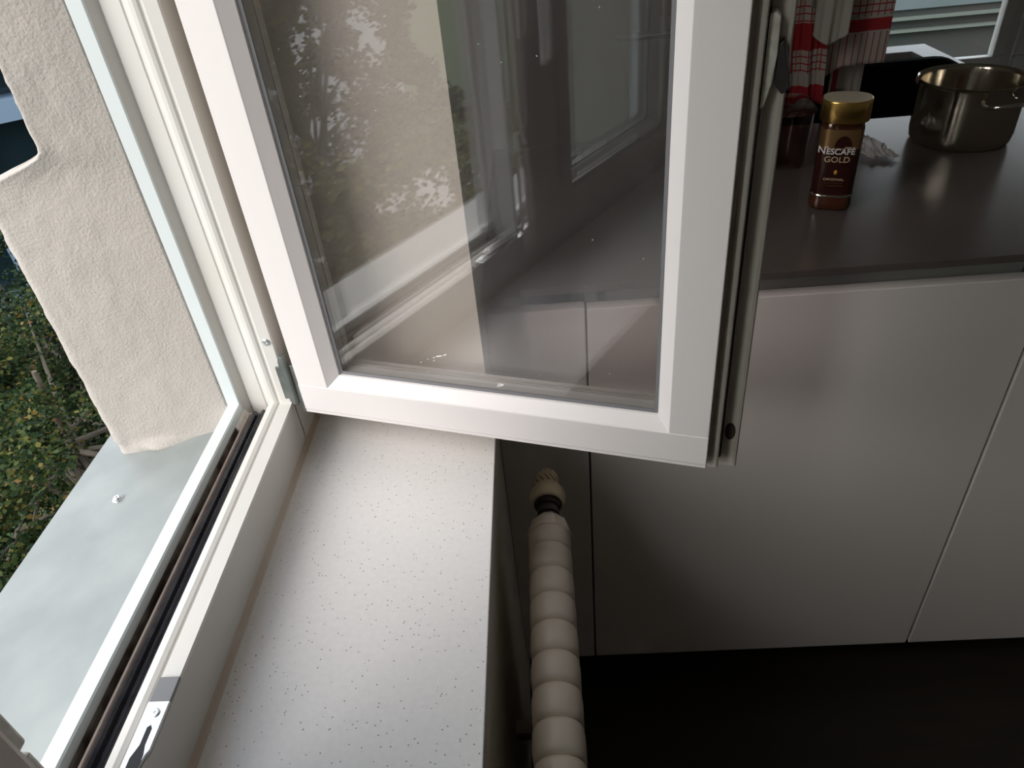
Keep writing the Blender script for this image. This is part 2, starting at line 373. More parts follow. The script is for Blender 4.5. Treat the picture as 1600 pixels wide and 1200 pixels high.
wobj('drain_cap', extr(NB(), [(-.3925, ZB-.006), (-.3925, -.562), (-.377, -.562), (-.377, ZB-.012), (-.381, ZB-.014), (-.389, ZB-.014)], 'y', YF-.034, YF+.004), 'pale_metal', bevel=.001)
# mullion
mp_ = [(-.331, .210), (-.331, .213), (-.3325, .2155), (-.341, .2155), (-.344, .2125), (-.358, .2115), (-.362, .208), (-.386, .206), (-.388, .2155), (-.411, .2155), (-.411, .1445), (-.388, .1445), (-.386, .152), (-.378, .210)]
wobj('mullion', extr(NB(), mp_, 'z', ZB-.02, ZT+.02), 'frame_paint')
# keeper plate on the bottom member, with end cap and screw
kp = empty('lock_keeper', (-.3345, .2, ZB+.0005)); kp.parent = win; kp.location = Vector(kp.location)-Vector(win.location)
def kobj(n, b, m, **k):
    o = obj(n, b, m, parent=kp, **k); return o
pts = [(-.0095, .118), (.0085, .118), (.0085, .078), (.0065, .0745), (.0050, .066), (.0050, .052), (.0065, .047), (.0085, .044), (.0085, .0), (-.0095, .0)]
kobj('keeper_plate', extr(NB(), pts, 'z', 0, .0026), 'steel', bevel=.0004)
slot = [(-.0012, .096), (.0012, .098), (.0030, .095), (.0030, .082), (.0050, .074), (.0052, .050), (.0030, .044), (.0030, .020), (.001, .017), (-.001, .019), (-.0012, .044), (-.0048, .052), (-.0048, .072), (-.0012, .082)]
kobj('keyhole_slot', extr(NB(), slot, 'z', .0026, .0029), 'black')
kobj('end_cap', B((-.0095, .1185, -.0002), (.0085, .140, .0022)), 'greyplastic', bevel=.0008)
kobj('screw', lathe(NB(), [(.0038, .0026), (.0038, .0032), (.003, .0036), (.0012, .0036), (.001, .003)], 16, c=(.0005, .108, 0)), 'steel', smooth=True)
# adjuster screw in the jamb, jamb-side hinge plate
sc_ = NB(); lathe(sc_, [(.0045, 0), (.0045, -.0012), (.0036, -.0019), (.0018, -.0019), (.0016, -.0008)], 18, axis='y', c=(-.3345, YF, -.441))
wobj('jamb_screw', sc_, 'steel', smooth=True)
bm = NB()
box(bm, (-.3275, .7115, -.5285), (-.3205, .7205, -.4665)); box(bm, (-.3335, .7135, -.5245), (-.3275, .7175, -.4765)); box(bm, (-.3225, .706, -.522), (-.3185, .716, -.458))
tube(bm, [(-.3175, .7065, -.527), (-.3175, .7065, -.456)], .0036, 12)
wobj('hinge', bm, 'darksteel', bevel=.0007)
# sealant joint between frame and stone
wobj('sealant', extr(NB(), [(-.3265, -.6), (-.3265, -.5945), (-.3235, -.5985), (-.3205, -.6)], 'y', YN-.04, .7735), 'caulk')

# ------------------------------------------------------------------ casement builder (local: x along width from hinge, y towards room, z up)
W_, H_ = .4805, 1.285
def sweep_rect(bm, prof, x0, x1, z0, z1, left=1.0, right=1.0):
    """prof=[(outward offset r, y)] closed; swept mitred round the rectangle"""
    rings = []
    for sx_, sz_ in ((0, 0), (1, 0), (1, 1), (0, 1)):
        ring = []
        for r, y in prof:
            x = (x1+r*right) if sx_ else (x0-r*left); z = (z1+r) if sz_ else (z0-r)
            ring.append(bm.verts.new((x, y, z)))
        rings.append(ring)
    n = len(prof)
    for k_ in range(4):
        a, b = rings[k_], rings[(k_+1) % 4]
        for i in range(n): bm.faces.new((a[i], a[(i+1) % n], b[(i+1) % n], b[i]))
    return bm
def casement(t, paint='paint', pane='glass', left=.5):
    F = .0405; ZJ = .039
    for a, b, nm in ((0, F, 'stile'), (W_-F, W_, 'stile')):
        obj(nm, B((a, 0, ZJ), (b, .016, H_-ZJ)), paint, t, bevel=.0011)
    # bottom rail with a small drip nose
    rp = [(0.0, .0005), (.0, .005), (-.0006, .0062), (-.0006, ZJ+.0035), (.016, ZJ+.0035), (.016, .0)]
    obj('bottom_rail', extr(NB(), [(y, z) for y, z in rp], 'x', 0, W_), paint, t, bevel=.0008)
    obj('top_rail', B((0, 0, H_-F), (W_, .016, H_)), paint, t, bevel=.0011)
    # glazing bead: slope from the face down to the pane
    br = [(0.0005, .0004), (-.0125, .0115), (-.0132, .016), (.0005, .016)]
    obj('glazing_bead', sweep_rect(NB(), br, F, W_-F, ZJ+.0035, H_-F), paint, t)
    obj('glazing_seal', sweep_rect(NB(), [(-.0132, .0140), (-.0165, .0150), (-.0165, .016), (-.0132, .016)], F, W_-F, ZJ+.0035, H_-F), 'seal', t)
    ir = [(.008, .038), (-.0115, .038), (-.0115, .0405), (-.001, .055), (-.001, .062), (.008, .062)]
    obj('inner_bead', sweep_rect(NB(), ir, F, W_-F, ZJ+.0035, H_-F), 'frame_paint', t)
    # spacer between the panes
    obj('pane_spacer', sweep_rect(NB(), [(-.0135, .0202), (-.0135, .0338), (-.007, .0338), (-.007, .0202)], F, W_-F, ZJ+.0035, H_-F), 'profile', t)
    for y in (.0162, .0338):
        obj('pane', B((F+.006, y, ZJ+.010), (W_-F-.006, y+.004, H_-F-.006)), pane, t)
    # rebated edge: quirk, rounded nib, deep gap, inner overlap flange
    ep = [(-.032, .016), (.0002, .016), (.0006, .0225), (.0022, .0222), (.0040, .0190), (.0062, .0165), (.0084, .0152), (.0102, .0156), (.0111, .0185), (.0112, .040), (.0138, .0445),
          (.0260, .0420), (.0288, .0425), (.0300, .045), (.0300, .060), (.0285, .062), (-.032, .062)]
    obj('rebated_edge', sweep_rect(NB(), ep, 0, W_, 0, H_, left=left), 'paint_old', t)
    obj('gasket', sweep_rect(NB(), [(.0112, .034), (.0128, .036), (.0133, .0435), (.0112, .0400)], 0, W_, 0, H_, left=left), 'rubber', t)

sash = empty('casement_sash', (-.305, .698, -.535), R(-17.075), 'white painted casement sash with dusty glass, swung open over the stone sill', 'window sash')
casement(sash)
# edge hardware on the closing stile
bm = NB(); extr(bm, [(.4925, .425), (.4965, .4275), (.5005, .424), (.5010, .398), (.4995, .378), (.4955, .3605), (.4925, .3585)], 'y', .0265, .0415)
obj('strike_plate', bm, 'pale_metal', sash, bevel=.0012)
bm = NB(); extr(bm, [(.5000, .403), (.5045, .408), (.5115, .382), (.5130, .373), (.5075, .3685), (.5012, .376)], 'y', .030, .0405)
obj('latch_lever', bm, 'dark_metal', sash, bevel=.001)
obj('bolt_hole', lathe(NB(), [(.0055, .0415), (.0055, .0445)], 14, axis='y', c=(.5005, 0, .020), sy=2.0), 'valve_dark', sash)
obj('hinge', B((-.010, .006, -.006), (.0, .014, .065)), 'darksteel', sash, bevel=.001)
# handle on the room side
def win_handle(par, x, z, y=.062):
    obj('handle_plate', B((x-.015, y, z-.065), (x+.015, y+.006, z+.065)), 'handle_white', par, bevel=.003)
    bm = NB(); tube(bm, [(x, y+.006, z+.03), (x, y+.035, z+.03)], .008)
    tube(bm, [(x, y+.036, z+.034), (x, y+.040, z+.0), (x, y+.040, z-.05), (x, y+.038, z-.10)], [.009, .0095, .0085, .0075])
    obj('handle_lever', bm, 'handle_white', par, smooth=True)
win_handle(sash, .495, .64)
# dried paint flecks on the pane
def fleck(bm, u, z, l, a, wdt=.0007):
    c_, s_ = math.cos(a), math.sin(a)
    q = [(-l, -wdt*.4), (0, -wdt), (l, -wdt*.3), (l*.9, wdt*.4), (0, wdt*.7), (-l*.8, wdt*.5)]
    a0 = [bm.verts.new((u+x*c_-y*s_, .0155, z+x*s_+y*c_)) for x, y in q]; a1 = [bm.verts.new((u+x*c_-y*s_, .0163, z+x*s_+y*c_)) for x, y in q]
    for i in range(6): bm.faces.new((a0[i], a0[(i+1) % 6], a1[(i+1) % 6], a1[i]))
    bm.faces.new(a0); bm.faces.new(a1)
def add_fleck(*q):
    bm = NB(); fleck(bm, *q); obj('paint_fleck', bm, 'paste', sash)
for u, z, l, a in ((.1860, .096, .0042, .25), (.1935, .0985, .002, .3), (.1795, .0935, .0008, 0), (.1790, .089, .0008, .5), (.252, .0655, .0030, 1.1), (.2545, .0655, .0024, 1.0), (.2565, .066, .002, .6), (.2555, .0675, .0016, 0), (.258, .0668, .0015, 1.2)):
    add_fleck(u, z, l, a)
random.seed(3)
for _ in range(22):
    add_fleck(random.uniform(.06, .42), random.uniform(.06, .45), random.uniform(.0003, .0008), random.uniform(0, 3), .0003)

leaf = empty('casement_sash', (-.3725, .134, -.531), R(-90), 'white casement sash closed in its frame beside the mullion, nearest the camera', 'window sash')
casement(leaf, pane='glass_clean', left=2.32)
obj('catch', B((-.0762, .048, .146), (-.066, .060, .178)), 'pale_metal', leaf, bevel=.002)
obj('catch', B((-.0735, .050, .118), (-.066, .060, .140)), 'pale_metal', leaf, bevel=.002)
win_handle(leaf, -.052, .376)

# ------------------------------------------------------------------ stone sill and metal sill
tag(obj('stone_sill', B((-.3262, -.42, SILL-.022), (-.0765, .7735, SILL)), 'quartz', bevel=.0012), 'pale speckled quartz board lying inside the window under the open sash', 'window sill')
ms = empty('metal_sill', (-.5, .2, -.59), 0, 'dull grey sheet metal sill sloping outward outside the window', 'window sill')
def slz(x): return -.564-(x+.411)/(-.613+.411)*.036
bm = NB(); n = 24
rows = []
for x in (-.4105, -.43, -.5, -.56, -.60, -.613):
    rows.append([bm.verts.new((x+.5, y-.2, slz(x)+.59+(.0016*noise.noise(Vector((x*14, y*7, 0))) if x > -.6 else 0))) for y in [(-.42+i*(1.24/60)) for i in range(61)]])
lipv = [bm.verts.new((v.co.x-.0015, v.co.y, v.co.z-.022)) for v in rows[-1]]; rows.append(lipv)
for a, b in zip(rows, rows[1:]):
    for i in range(60): bm.faces.new((a[i], a[i+1], b[i+1], b[i]))
o = obj('sheet', bm, 'zinc', ms, smooth=True, ang=35); s_ = o.modifiers.new('s', 'SOLIDIFY'); s_.thickness = .0012; s_.offset = -1
def metal_screw(x, y):
    bm = NB(); z = slz(x); lathe(bm, [(.0062, z), (.0062, z+.0012), (.0048, z+.0016), (.0048, z+.004), (.0034, z+.0052), (.0012, z+.0052), (.001, z+.0038)], 20, c=(x, y, 0))
    bm_o = obj('screw', bm, 'steel', ms, smooth=True); bm_o.data.transform(Matrix.Translation((.5, -.2, .59))); bm_o.data.transform(Matrix.Rotation(0, 4, 'X'))
metal_screw(-.529, .613); metal_screw(-.529, .05)

# ------------------------------------------------------------------ radiator under the sill
rad = empty('radiator', (-.0165, .33, FL), 0, 'cream enamelled column radiator under the stone sill edge', 'radiator')
RZ = -.7-FL
def rad_section():
    bm = NB(); n = 28; L = []
    # closed bulb section swept upright: a slab with domed top, swelling in the middle of its thickness
    ny = 13
    for j in range(ny):
        s = -1+2*j/(ny-1); y = s*.0198
        k_ = math.sqrt(max(0, 1-(abs(s)**3.0)))*.19+.81
        L.append((y, k_))
    rings = []
    for y, k_ in L:
        hw = .0275*k_; top = RZ-.0275+.0275*k_-(1-k_)*.006
        ring = []
        for i in range(15):
            a = math.pi*i/14; ring.append((math.cos(a)*hw, y, top-hw+math.sin(a)*hw))
        ring += [(-hw, y, .14+(1-k_)*.03), (-hw*.55, y, .10+(1-k_)*.03), (hw*.55, y, .10+(1-k_)*.03), (hw, y, .14+(1-k_)*.03)]
        rings.append([bm.verts.new(p) for p in ring])
    for a, b in zip(rings, rings[1:]):
        m_ = len(a)
        for i in range(m_): bm.faces.new((a[i], a[(i+1) % m_], b[(i+1) % m_], b[i]))
    bm.faces.new(rings[0][::-1]); bm.faces.new(rings[-1]); return bm
sec = obj('section', rad_section(), 'radiator', rad, smooth=True, ang=60)
ys = [.640-.0385*i for i in range(26)]
for i, y in enumerate(ys):
    s_ = sec if i == 0 else sec.copy()
    if i: C.objects.link(s_); s_.parent = rad
    s_.location = (0, y-.33, 0)
def radp(n_, bm, m, **k):
    o = obj(n_, bm, m, parent=rad, **k); o.data.transform(Matrix.Translation((.0165, -.33, -FL))); return o
VZ = -.727
radp('end_hub', lathe(NB(), [(.030, .645), (.026, .664), (.019, .671), (.0165, .676)], 10, axis='y', c=(-.0165, 0, VZ)), 'radiator')
bm = NB(); lathe(bm, [(.0120, .670), (.0120, .683), (.0150, .6835), (.0150, .692), (.0135, .6925), (.0135, .697), (.0165, .6975), (.0165, .710)], 24, axis='y', c=(-.0165, 0, VZ))
tube(bm, [(-.0165, .682, VZ), (-.0165, .682, VZ-.05), (-.0165, .682, FL)], .0095, 12)
radp('valve_body', bm, 'dark_metal', smooth=True)
for y in (.55, -.2):
    radp('wall_bracket', B((-.0855, y, -1.06), (-.03, y+.02, -1.04)), 'radiator')
trv = empty('thermostat_head', (0, 0, 0)); trv.parent = rad; trv.location = (0, .705-.33, VZ-FL)
hp = [(.0185, .0), (.0225, .001), (.0250, .006), (.0252, .016), (.0238, .021), (.0200, .025), (.0190, .030), (.0172, .048), (.0150, .056), (.011, .060), (.005, .0615)]
obj('collar', lathe(NB(), hp, 36, axis='y'), 'valve', trv, smooth=True)
bm = NB()                                                     # slanted slots
for k_ in range(14):
    a0 = 2*math.pi*k_/14; P = []
    for s in range(7):
        t_ = s/6; a = a0+t_*.75; y = .030+t_*.024; r_ = .0190-t_*.0040+.0003
        P.append((math.cos(a)*r_, y, math.sin(a)*r_))
    tube(bm, P, .0007, 6)
obj('grip_slots', bm, 'valve_dark', trv)
obj('mounting_ring', lathe(NB(), [(.0178, -.0012), (.0192, -.001), (.0192, .0006), (.0178, .0008)], 30, axis='y'), 'valve_dark', trv)

# ------------------------------------------------------------------ kitchen units
YC = .834
def unit(x0, x1, label):
    t = empty('base_cabinet', (x0, YC, FL+.10), 0, label, 'kitchen cabinet', 'white base cabinets below the worktop')
    w_ = x1-x0
    bm = NB(); hz = -.4705-(FL+.10)
    box(bm, (.0005, .0215, 0), (.0165, .54, hz)); box(bm, (w_-.0165, .0215, 0), (w_-.0005, .54, hz)); box(bm, (.0165, .0215, 0), (w_-.0165, .54, .016)); box(bm, (.0165, .524, .016), (w_-.0165, .54, hz))
    obj('body', bm, 'carcass', t)
    obj('handle_rail', extr(NB(), [(.024, hz), (.024, hz-.004), (.038, hz-.006), (.038, hz-.060), (.060, hz-.062), (.060, hz)], 'x', .0165, w_-.0165), 'profile', t)
    obj('door', B((.002, 0, -.002), (w_-.002, .0195, .793)), 'cabinet', t, bevel=.0012)
    return t
fp = tag(obj('filler_panel', B((-.0845, YC, FL+.098), (.0495, YC+.0195, FL+.895)), 'cabinet', bevel=.001), 'narrow grey filler panel between the window wall and the first cabinet door', 'panel')
unit(.0505, .6515, 'white handleless base cabinet with one door next to the filler panel')
unit(.6525, 1.2535, 'white handleless base cabinet at the right edge of the picture')
tag(obj('plinth', B((-.08, YC+.06, FL+.0005), (1.25, YC+.076, FL+.099)), 'black', bevel=.001), 'black recessed plinth under the white base cabinets', 'plinth')
tag(obj('worktop', B((-.084, YC-.004, -.4695), (1.32, 1.392, -.4585)), 'worktop', bevel=.001), 'thin dark grey stone-look worktop over the white cabinets', 'worktop')
WT = -.4584

# ------------------------------------------------------------------ coffee jar
jar = empty('coffee_jar', (.4235, 1.020, WT), R(-19), 'glass jar of instant coffee with gold lid and brown label on the worktop', 'jar')
SE = 3.4
def jl(prof, **k): return lathe(NB(), [(a*1.06, b) for a, b in prof], 64, se=2.5, sx=1, sy=.84, **k)
def jr(prof, **k): return lathe(NB(), prof, 64, se=SE, sx=1, sy=.80, **k)
obj('jar_glass', jr([(.0235, 0), (.0275, .002), (.0292, .007), (.0290, .012), (.0276, .016), (.0276, .1175), (.0268, .1222), (.0248, .1250), (.0240, .129), (.0205, .129)]), 'coffee', jar, smooth=True, ang=50)
obj('label', jr([(.0279, .0255), (.0281, .026), (.0281, .1165), (.0279, .117)], cap=False), ['label_dark', 'label_gold'], jar, smooth=True)
me = jar.children[-1].data if False else [c for c in jar.children if c.name.startswith('label')][0].data
bm = NB()
lathe(bm, [(.02835, .0905), (.0283, .0915), (.0283, .1165), (.02825, .117)], 64, se=SE, sx=1, sy=.80, cap=False)
obj('label_band', bm, 'label_gold', jar, smooth=True)
obj('glass_shoulder', jr([(.0275, .1190), (.0270, .1225), (.0255, .1250), (.0246, .1272)], cap=False), 'jar_glass', jar, smooth=True)
lid = obj('lid', jl([(.0300, .1262), (.0304, .1268), (.0304, .1525), (.0301, .1540), (.0292, .1545)]), 'gold', jar, smooth=True, ang=50)
obj('lid_top', jl([(.0288, .1543), (.0288, .1550), (.0262, .1548)]), 'goldtop', lid)
obj('glass_rib', jr([(.0279, .0210), (.0287, .0225), (.0279, .0240)], cap=False), 'polished', jar, smooth=True)
def text(name, s, size, x, z, y, m, par, ext=.0002, xs=1, bold=0):
    cu = bpy.data.curves.new(name, 'FONT'); cu.body = s; cu.size = size; cu.extrude = ext; cu.align_x = 'CENTER'; cu.offset = bold
    to = bpy.data.objects.new('t', cu); C.objects.link(to); bpy.context.view_layer.update()
    me = bpy.data.meshes.new_from_object(to.evaluated_get(bpy.context.evaluated_depsgraph_get()))
    bpy.data.objects.remove(to)
    me.transform(Matrix.Diagonal((xs, 1, 1, 1))); me.transform(Matrix.Rotation(R(90), 4, 'X')); me.transform(Matrix.Translation((x, y, z)))
    return obj(name, me, m, par)
def fy(x, r_=.0288):   # front surface of the label at x
    t = min(.98, abs(x)/r_); return -.80*r_*(1-t**SE)**(1/SE)
lab = [c for c in jar.children if c.name == 'label'][0]
yl = fy(.0, .0285)-.0004
bm = NB(); pts = []
for i in range(13):
    a = math.pi*i/12; pts.append((math.cos(a)*.0115+.004, .0925+math.sin(a)*.0165))
extr(bm, pts, 'y', yl, yl+.0006); obj('mug_shape', bm, 'label_dark', lab)
text('brand_name', 'N', .0135, -.0225, .0838, yl-.0004, 'ink_white', lab, bold=.0002)
text('brand_name', 'ESCAFÉ', .0113, .0020, .0838, yl-.0004, 'ink_white', lab, xs=1.0, bold=.0002)
obj('accent_bar', B((-.0190, yl-.0005, .0930), (.0150, yl-.0001, .0938)), 'ink_white', lab)
text('variety_name', 'GOLD', .0112, -.001, .0728, yl-.0004, 'ink_gold', lab, xs=1.08)
bm = NB(); lathe(bm, [(.0002, -.0034), (.0018, -.0020), (.0024, 0), (.0018, .0020), (.0002, .0034)], 14, c=(0, yl, .0585), sy=.2); obj('bean_mark', bm, 'ink_orange', lab)
text('small_line', 'ORIGINAL', .0048, -.001, .0465, yl-.0003, 'ink_gold', lab, xs=1.25)
obj('fine_print', B((-.013, yl-.0003, .0425), (.012, yl, .0430)), 'label_gold', lab)
obj('fine_print', B((-.010, yl-.0003, .0385), (.013, yl, .0391)), 'label_gold', lab)
# make the lettering lie flush on the curved front
for c in list(lab.children):
    m_ = c.data
    for v in m_.vertices: v.co.y += fy(v.co.x, .0285)-fy(0, .0285)

# ------------------------------------------------------------------ steel pot
PX, PY = .7185, 1.252
pot = empty('cooking_pot', (PX, PY, WT), 0, 'brushed stainless steel cooking pot without a lid on the worktop', 'pot')
pr, ph = .082, .1005
prof = [(.066, .0), (.0725, .001), (.0765, .006), (.0785, .018), (.0790, .070), (.0790, ph-.006), (.0800, ph-.003), (.0830, ph-.0005), (.0836, ph+.0005), (.0826, ph+.0012), (.0795, ph-.001), (.0780, ph-.006), (.0780, .018), (.074, .006), (.06, .003), (.001, .003)]
obj('pot_body', lathe(NB(), prof, 72), 'brushed', pot, smooth=True, ang=50)
obj('pot_base', lathe(NB(), [(.060, -.0), (.066, -.0), (.066, .002), (.060, .002)], 48), 'dark_metal', pot)
def pot_handle(ang):
    ca, sa = math.cos(ang), math.sin(ang)
    def P(rr, t, z): return (ca*rr-sa*t, sa*rr+ca*t, z)
    bm = NB()
    path = [P(.078, -.034, .078), P(.084, -.034, .077), P(.092, -.032, .079), P(.100, -.026, .081), P(.105, -.014, .082), P(.107, 0, .082), P(.105, .014, .082), P(.100, .026, .081), P(.092, .032, .079), P(.084, .034, .077), P(.078, .034, .078)]
    tube(bm, path, .0034, 10)
    obj('handle', bm, 'polished', pot, smooth=True)
pot_handle(R(-79)); pot_handle(R(101))

# crumpled cellophane wrapper
random.seed(11)
def crumple(name, x, y, sx_, sy_, hgt, rz, n=14):
    bm = NB(); g = []
    for i in range(n+1):
        row = []
        for j in range(n+1):
            u, v = i/n-.5, j/n-.5; e_ = 1-max(abs(u), abs(v))*1.6
            p = Vector((u*7, v*7, 3.1)); h = hgt*(.06+.94*max(0, e_))*(.5+.9*abs(noise.noise(p)))+hgt*.35*abs(noise.noise(p*3))*max(.1, e_*1.5)
            row.append(bm.verts.new((u*sx_+noise.noise(p+Vector((9, 0, 0)))*sx_*.12, v*sy_+noise.noise(p+Vector((0, 9, 0)))*sy_*.18, max(.0004, h))))
        g.append(row)
    for a, b in zip(g, g[1:]):
        for i in range(n): bm.faces.new((a[i], a[i+1], b[i+1], b[i]))
    t = obj(name, bm, 'wrapper', loc=(x, y, WT+.0002)); t.rotation_euler.z = rz
    s_ = t.modifiers.new('s', 'SOLIDIFY'); s_.thickness = .0005; s_.offset = 1
    return t
tag(crumple('crumpled_wrapper', .560, 1.235, .045, .12, .024, R(8)), 'crumpled clear film wrapper on the worktop between coffee jar and pot', 'wrapper')
# clear plastic container behind the jar
cb = empty('plastic_box', (.385, 1.215, WT), R(-6), 'clear plastic food box on the worktop partly behind the sash', 'container')
bm = NB(); lathe(bm, [(.052, 0), (.056, .004), (.060, .088), (.0585, .088), (.0545, .005), (.001, .003)], 40, se=6, sy=.85); obj('box_body', bm, 'clearplastic', cb, smooth=True, ang=50)
obj('box_lid', lathe(NB(), [(.061, .088), (.063, .089), (.063, .095), (.058, .097), (.001, .097)], 40, se=6, sy=.85), 'clearplastic', cb, smooth=True, ang=50)

# ------------------------------------------------------------------ towels on a standing chrome rack behind the worktop
rack = empty('towel_rack', (.30, 1.52, FL), 0, 'chrome standing towel rack behind the worktop', 'towel rack')
def rk(n_, bm, m='chrome'): o = obj(n_, bm, m, rack, smooth=True); o.data.transform(Matrix.Translation((-.30, -1.52, -FL))); return o
rk('rail', tube(NB(), [(.165, 1.52, -.305), (.50, 1.52, -.305)], .0078, 16))
rk('rail', tube(NB(), [(.215, 1.53, -.17), (.72, 1.53, -.17)], .0078, 16))
rk('post', tube(NB(), [(.335, 1.535, FL+.01), (.335, 1.535, -.155)], .008, 12))
rk('post', tube(NB(), [(.455, 1.535, FL+.01), (.455, 1.535, -.155)], .008, 12))
rk('foot', tube(NB(), [(.335, 1.42, FL+.009), (.335, 1.66, FL+.009)], .009, 12)); rk('foot', tube(NB(), [(.455, 1.42, FL+.009), (.455, 1.66, FL+.009)], .009, 12))
def towel(label, m, x0, x1, ztop, y, bottom, amp=.006, ph_=0., slant=0, group=None, gather=0, back=.10):
    """hangs over the rail: front drop + short back drop. bottom(u)->z of hem"""
    bm = NB(); uvl = bm.loops.layers.uv.new('UVMap'); nu, nv = 48, 36; g = []; zlow = min(bottom(i/20) for i in range(21)); uvs = {}
    for i in range(nu+1):
        u = i/nu; row = []; zb = bottom(u)
        for j in range(nv+1):
            v = j/nv; z = ztop+(zb-ztop)*v
            sq = 1-gather*(.35+.65*v)
            xc = (x0+x1)/2; x = xc+(x0-xc+(x1-x0)*u)*sq+slant*v*v
            yy = y-.009-amp*(.35+.8*v)*(math.sin(u*11+ph_+v*1.2)+.5*math.sin(u*23+ph_*2))-.004*v
            vt = bm.verts.new((x, yy, z)); uvs[vt] = (u*(x1-x0), z-zlow); row.append(vt)
        # over the rail and down behind
        pre = []
        for a in range(1, 7):
            t_ = math.pi*a/6; vt = bm.verts.new((row[0].co.x, y-.010*math.cos(t_), ztop+.010*math.sin(t_))); uvs[vt] = (u*(x1-x0), ztop-zlow+a*.005); pre.append(vt)
        for a in (1, 2, 3, 4):
            vt = bm.verts.new((row[0].co.x, y+.012+.003*math.sin(u*9), ztop-back*a/4)); uvs[vt] = (u*(x1-x0), ztop-zlow+.03+back*a/4); pre.append(vt)
        g.append(pre[::-1]+row)
    for a, b in zip(g, g[1:]):
        for i in range(len(a)-1):
            f = bm.faces.new((a[i], a[i+1], b[i+1], b[i]))
            for l in f.loops: l[uvl].uv = uvs[l.vert]
    o = obj('tea_towel', bm, m, smooth=True, ang=80)
    s_ = o.modifiers.new('s', 'SOLIDIFY'); s_.thickness = .0018; s_.offset = 0
    return tag(o, label, 'towel', group)
TC, TB, TP = towel_mat('red_check_towel_cloth', 'check'), towel_mat('red_band_towel_cloth', 'band'), towel_mat('red_edge_towel_cloth', 'plain')
towel('red and white checked tea towel with a red band, widest on the rack', TC, .522, .674, -.17, 1.50, lambda u: -.428+.044*min(1, u*2.1), .0028, .4)
towel('bunched red banded tea towel hanging close to the sash edge', TB, .470, .552, -.17, 1.468, lambda u: -.452+.02*u+.012*math.sin(u*4), .007, 1.7, gather=.3, slant=.012)
towel('plain greyish cloth hanging in front of the checked towel', 'cloth_white', .505, .572, -.17, 1.436, lambda u: -.312-.016*math.sin(math.pi*u), .0035, 2.4, gather=.12)
towel('white tea towel with a red edge stripe hanging lowest behind the others', TP, .598, .664, -.17, 1.56, lambda u: -.452+.006*math.sin(u*5), .002, 0., back=.2)
towel('pale pink cloth on the lower rail seen through the sash glass', 'cloth_white', .245, .32, -.17, 1.49, lambda u: -.276+.01*math.sin(u*5), .005, .8)

# black chair behind the worktop
ch = empty('office_chair', (.835, 1.74, FL), R(0), 'black upholstered chair standing behind the worktop', 'chair')
def rounded(bm, w2, h0, h1, y0, y1, r, n=8):
    pts = []
    for cx, cz, a0 in ((w2-r, h1-r, 0), (-w2+r, h1-r, 90), (-w2+r*.5, h0+r*.5, 180), (w2-r*.5, h0+r*.5, 270)):
        rr = r if cz > (h0+h1)/2 else r*.5
        for i in range(n+1):
            a = R(a0+90*i/n); pts.append((cx+math.cos(a)*rr, cz+math.sin(a)*rr))
    return extr(bm, pts, 'y', y0, y1)
obj('backrest', rounded(NB(), .165, .47, .936, 0, .05, .085), 'blackfab', ch, bevel=.015)
obj('seat', B((-.19, .03, .40), (.19, .40, .47)), 'blackfab', ch, bevel=.02)
obj('gas_column', tube(NB(), [(0, .22, .10), (0, .22, .40)], .025), 'black', ch, smooth=True)
obj('back_stem', B((-.04, .045, .38), (.04, .07, .52)), 'black', ch)
for k_ in range(5):
    a = R(72*k_+20); obj('base_arm', tube(NB(), [(0, .22, .10), (math.cos(a)*.21, (.22+math.sin(a)*.21), .06)], [.024, .014]), 'black', ch, smooth=True)
    obj('castor', lathe(NB(), [(.022, -.02), (.026, -.012), (.026, .012), (.022, .02)], 16, axis='x', c=(math.cos(a)*.21, (.22+math.sin(a)*.21), .0265)), 'black', ch, smooth=True)
# low L-shaped partition with a white ledge
lpz = -.60
pt = empty('low_partition', (1.2, 2.3, FL), 0, 'low dark brown partition with a white L-shaped ledge below the far window', 'partition')
bm = NB()
pts = [(-.6, .205), (.051, .205), (.051, -.75), (-.023, -.75), (-.023, .124), (-.6, .124)]
extr(bm, pts, 'z', -.03+lpz-FL, lpz-FL); obj('ledge_board', bm, 'whitetop', pt, bevel=.002)
bm = NB(); extr(bm, [(-.6, .200), (.046, .200), (.046, -.745), (-.018, -.745), (-.018, .129), (-.6, .129)], 'z', 0, -.03+lpz-FL); obj('panel', bm, 'brownpanel', pt)

# ------------------------------------------------------------------ window_2 in the far wall
w2 = empty('window_2', (1.7, 2.75, -.79)); w2['kind'] = 'structure'
def w2o(n_, bm, m, **k): o = obj(n_, bm, m, parent=w2, **k); o.data.transform(Matrix.Translation((-1.7, -2.75, .79))); return o
bm = NB()
for a, b in (((.98, 2.70, -.79), (2.42, 2.78, -.745)), ((.98, 2.70, .145), (2.42, 2.78, .20)), ((.98, 2.70, -.745), (1.03, 2.78, .145)), ((2.37, 2.70, -.745), (2.42, 2.78, .145)), ((1.625, 2.70, -.745), (1.655, 2.78, .145))): box(bm, a, b)
w2o('window_frame', bm, 'frame_paint', bevel=.003)
for x0, x1 in ((1.03, 1.622), (1.658, 2.37)):
    bm = NB()
    for a, b in (((x0, 2.685, -.748), (x1, 2.72, -.705)), ((x0, 2.685, .105), (x1, 2.72, .148)), ((x0, 2.685, -.705), (x0+.04, 2.72, .105)), ((x1-.04, 2.685, -.705), (x1, 2.72, .105))): box(bm, a, b)
    w2o('casement', bm, 'frame_paint', bevel=.004)
    w2o('pane', B((x0+.036, 2.700, -.708), (x1-.036, 2.704, .108)), 'glass_clean')
w2o('sill_board', B((.95, 2.60, -.80), (2.45, 2.70, -.782)), 'whitetop', bevel=.002)

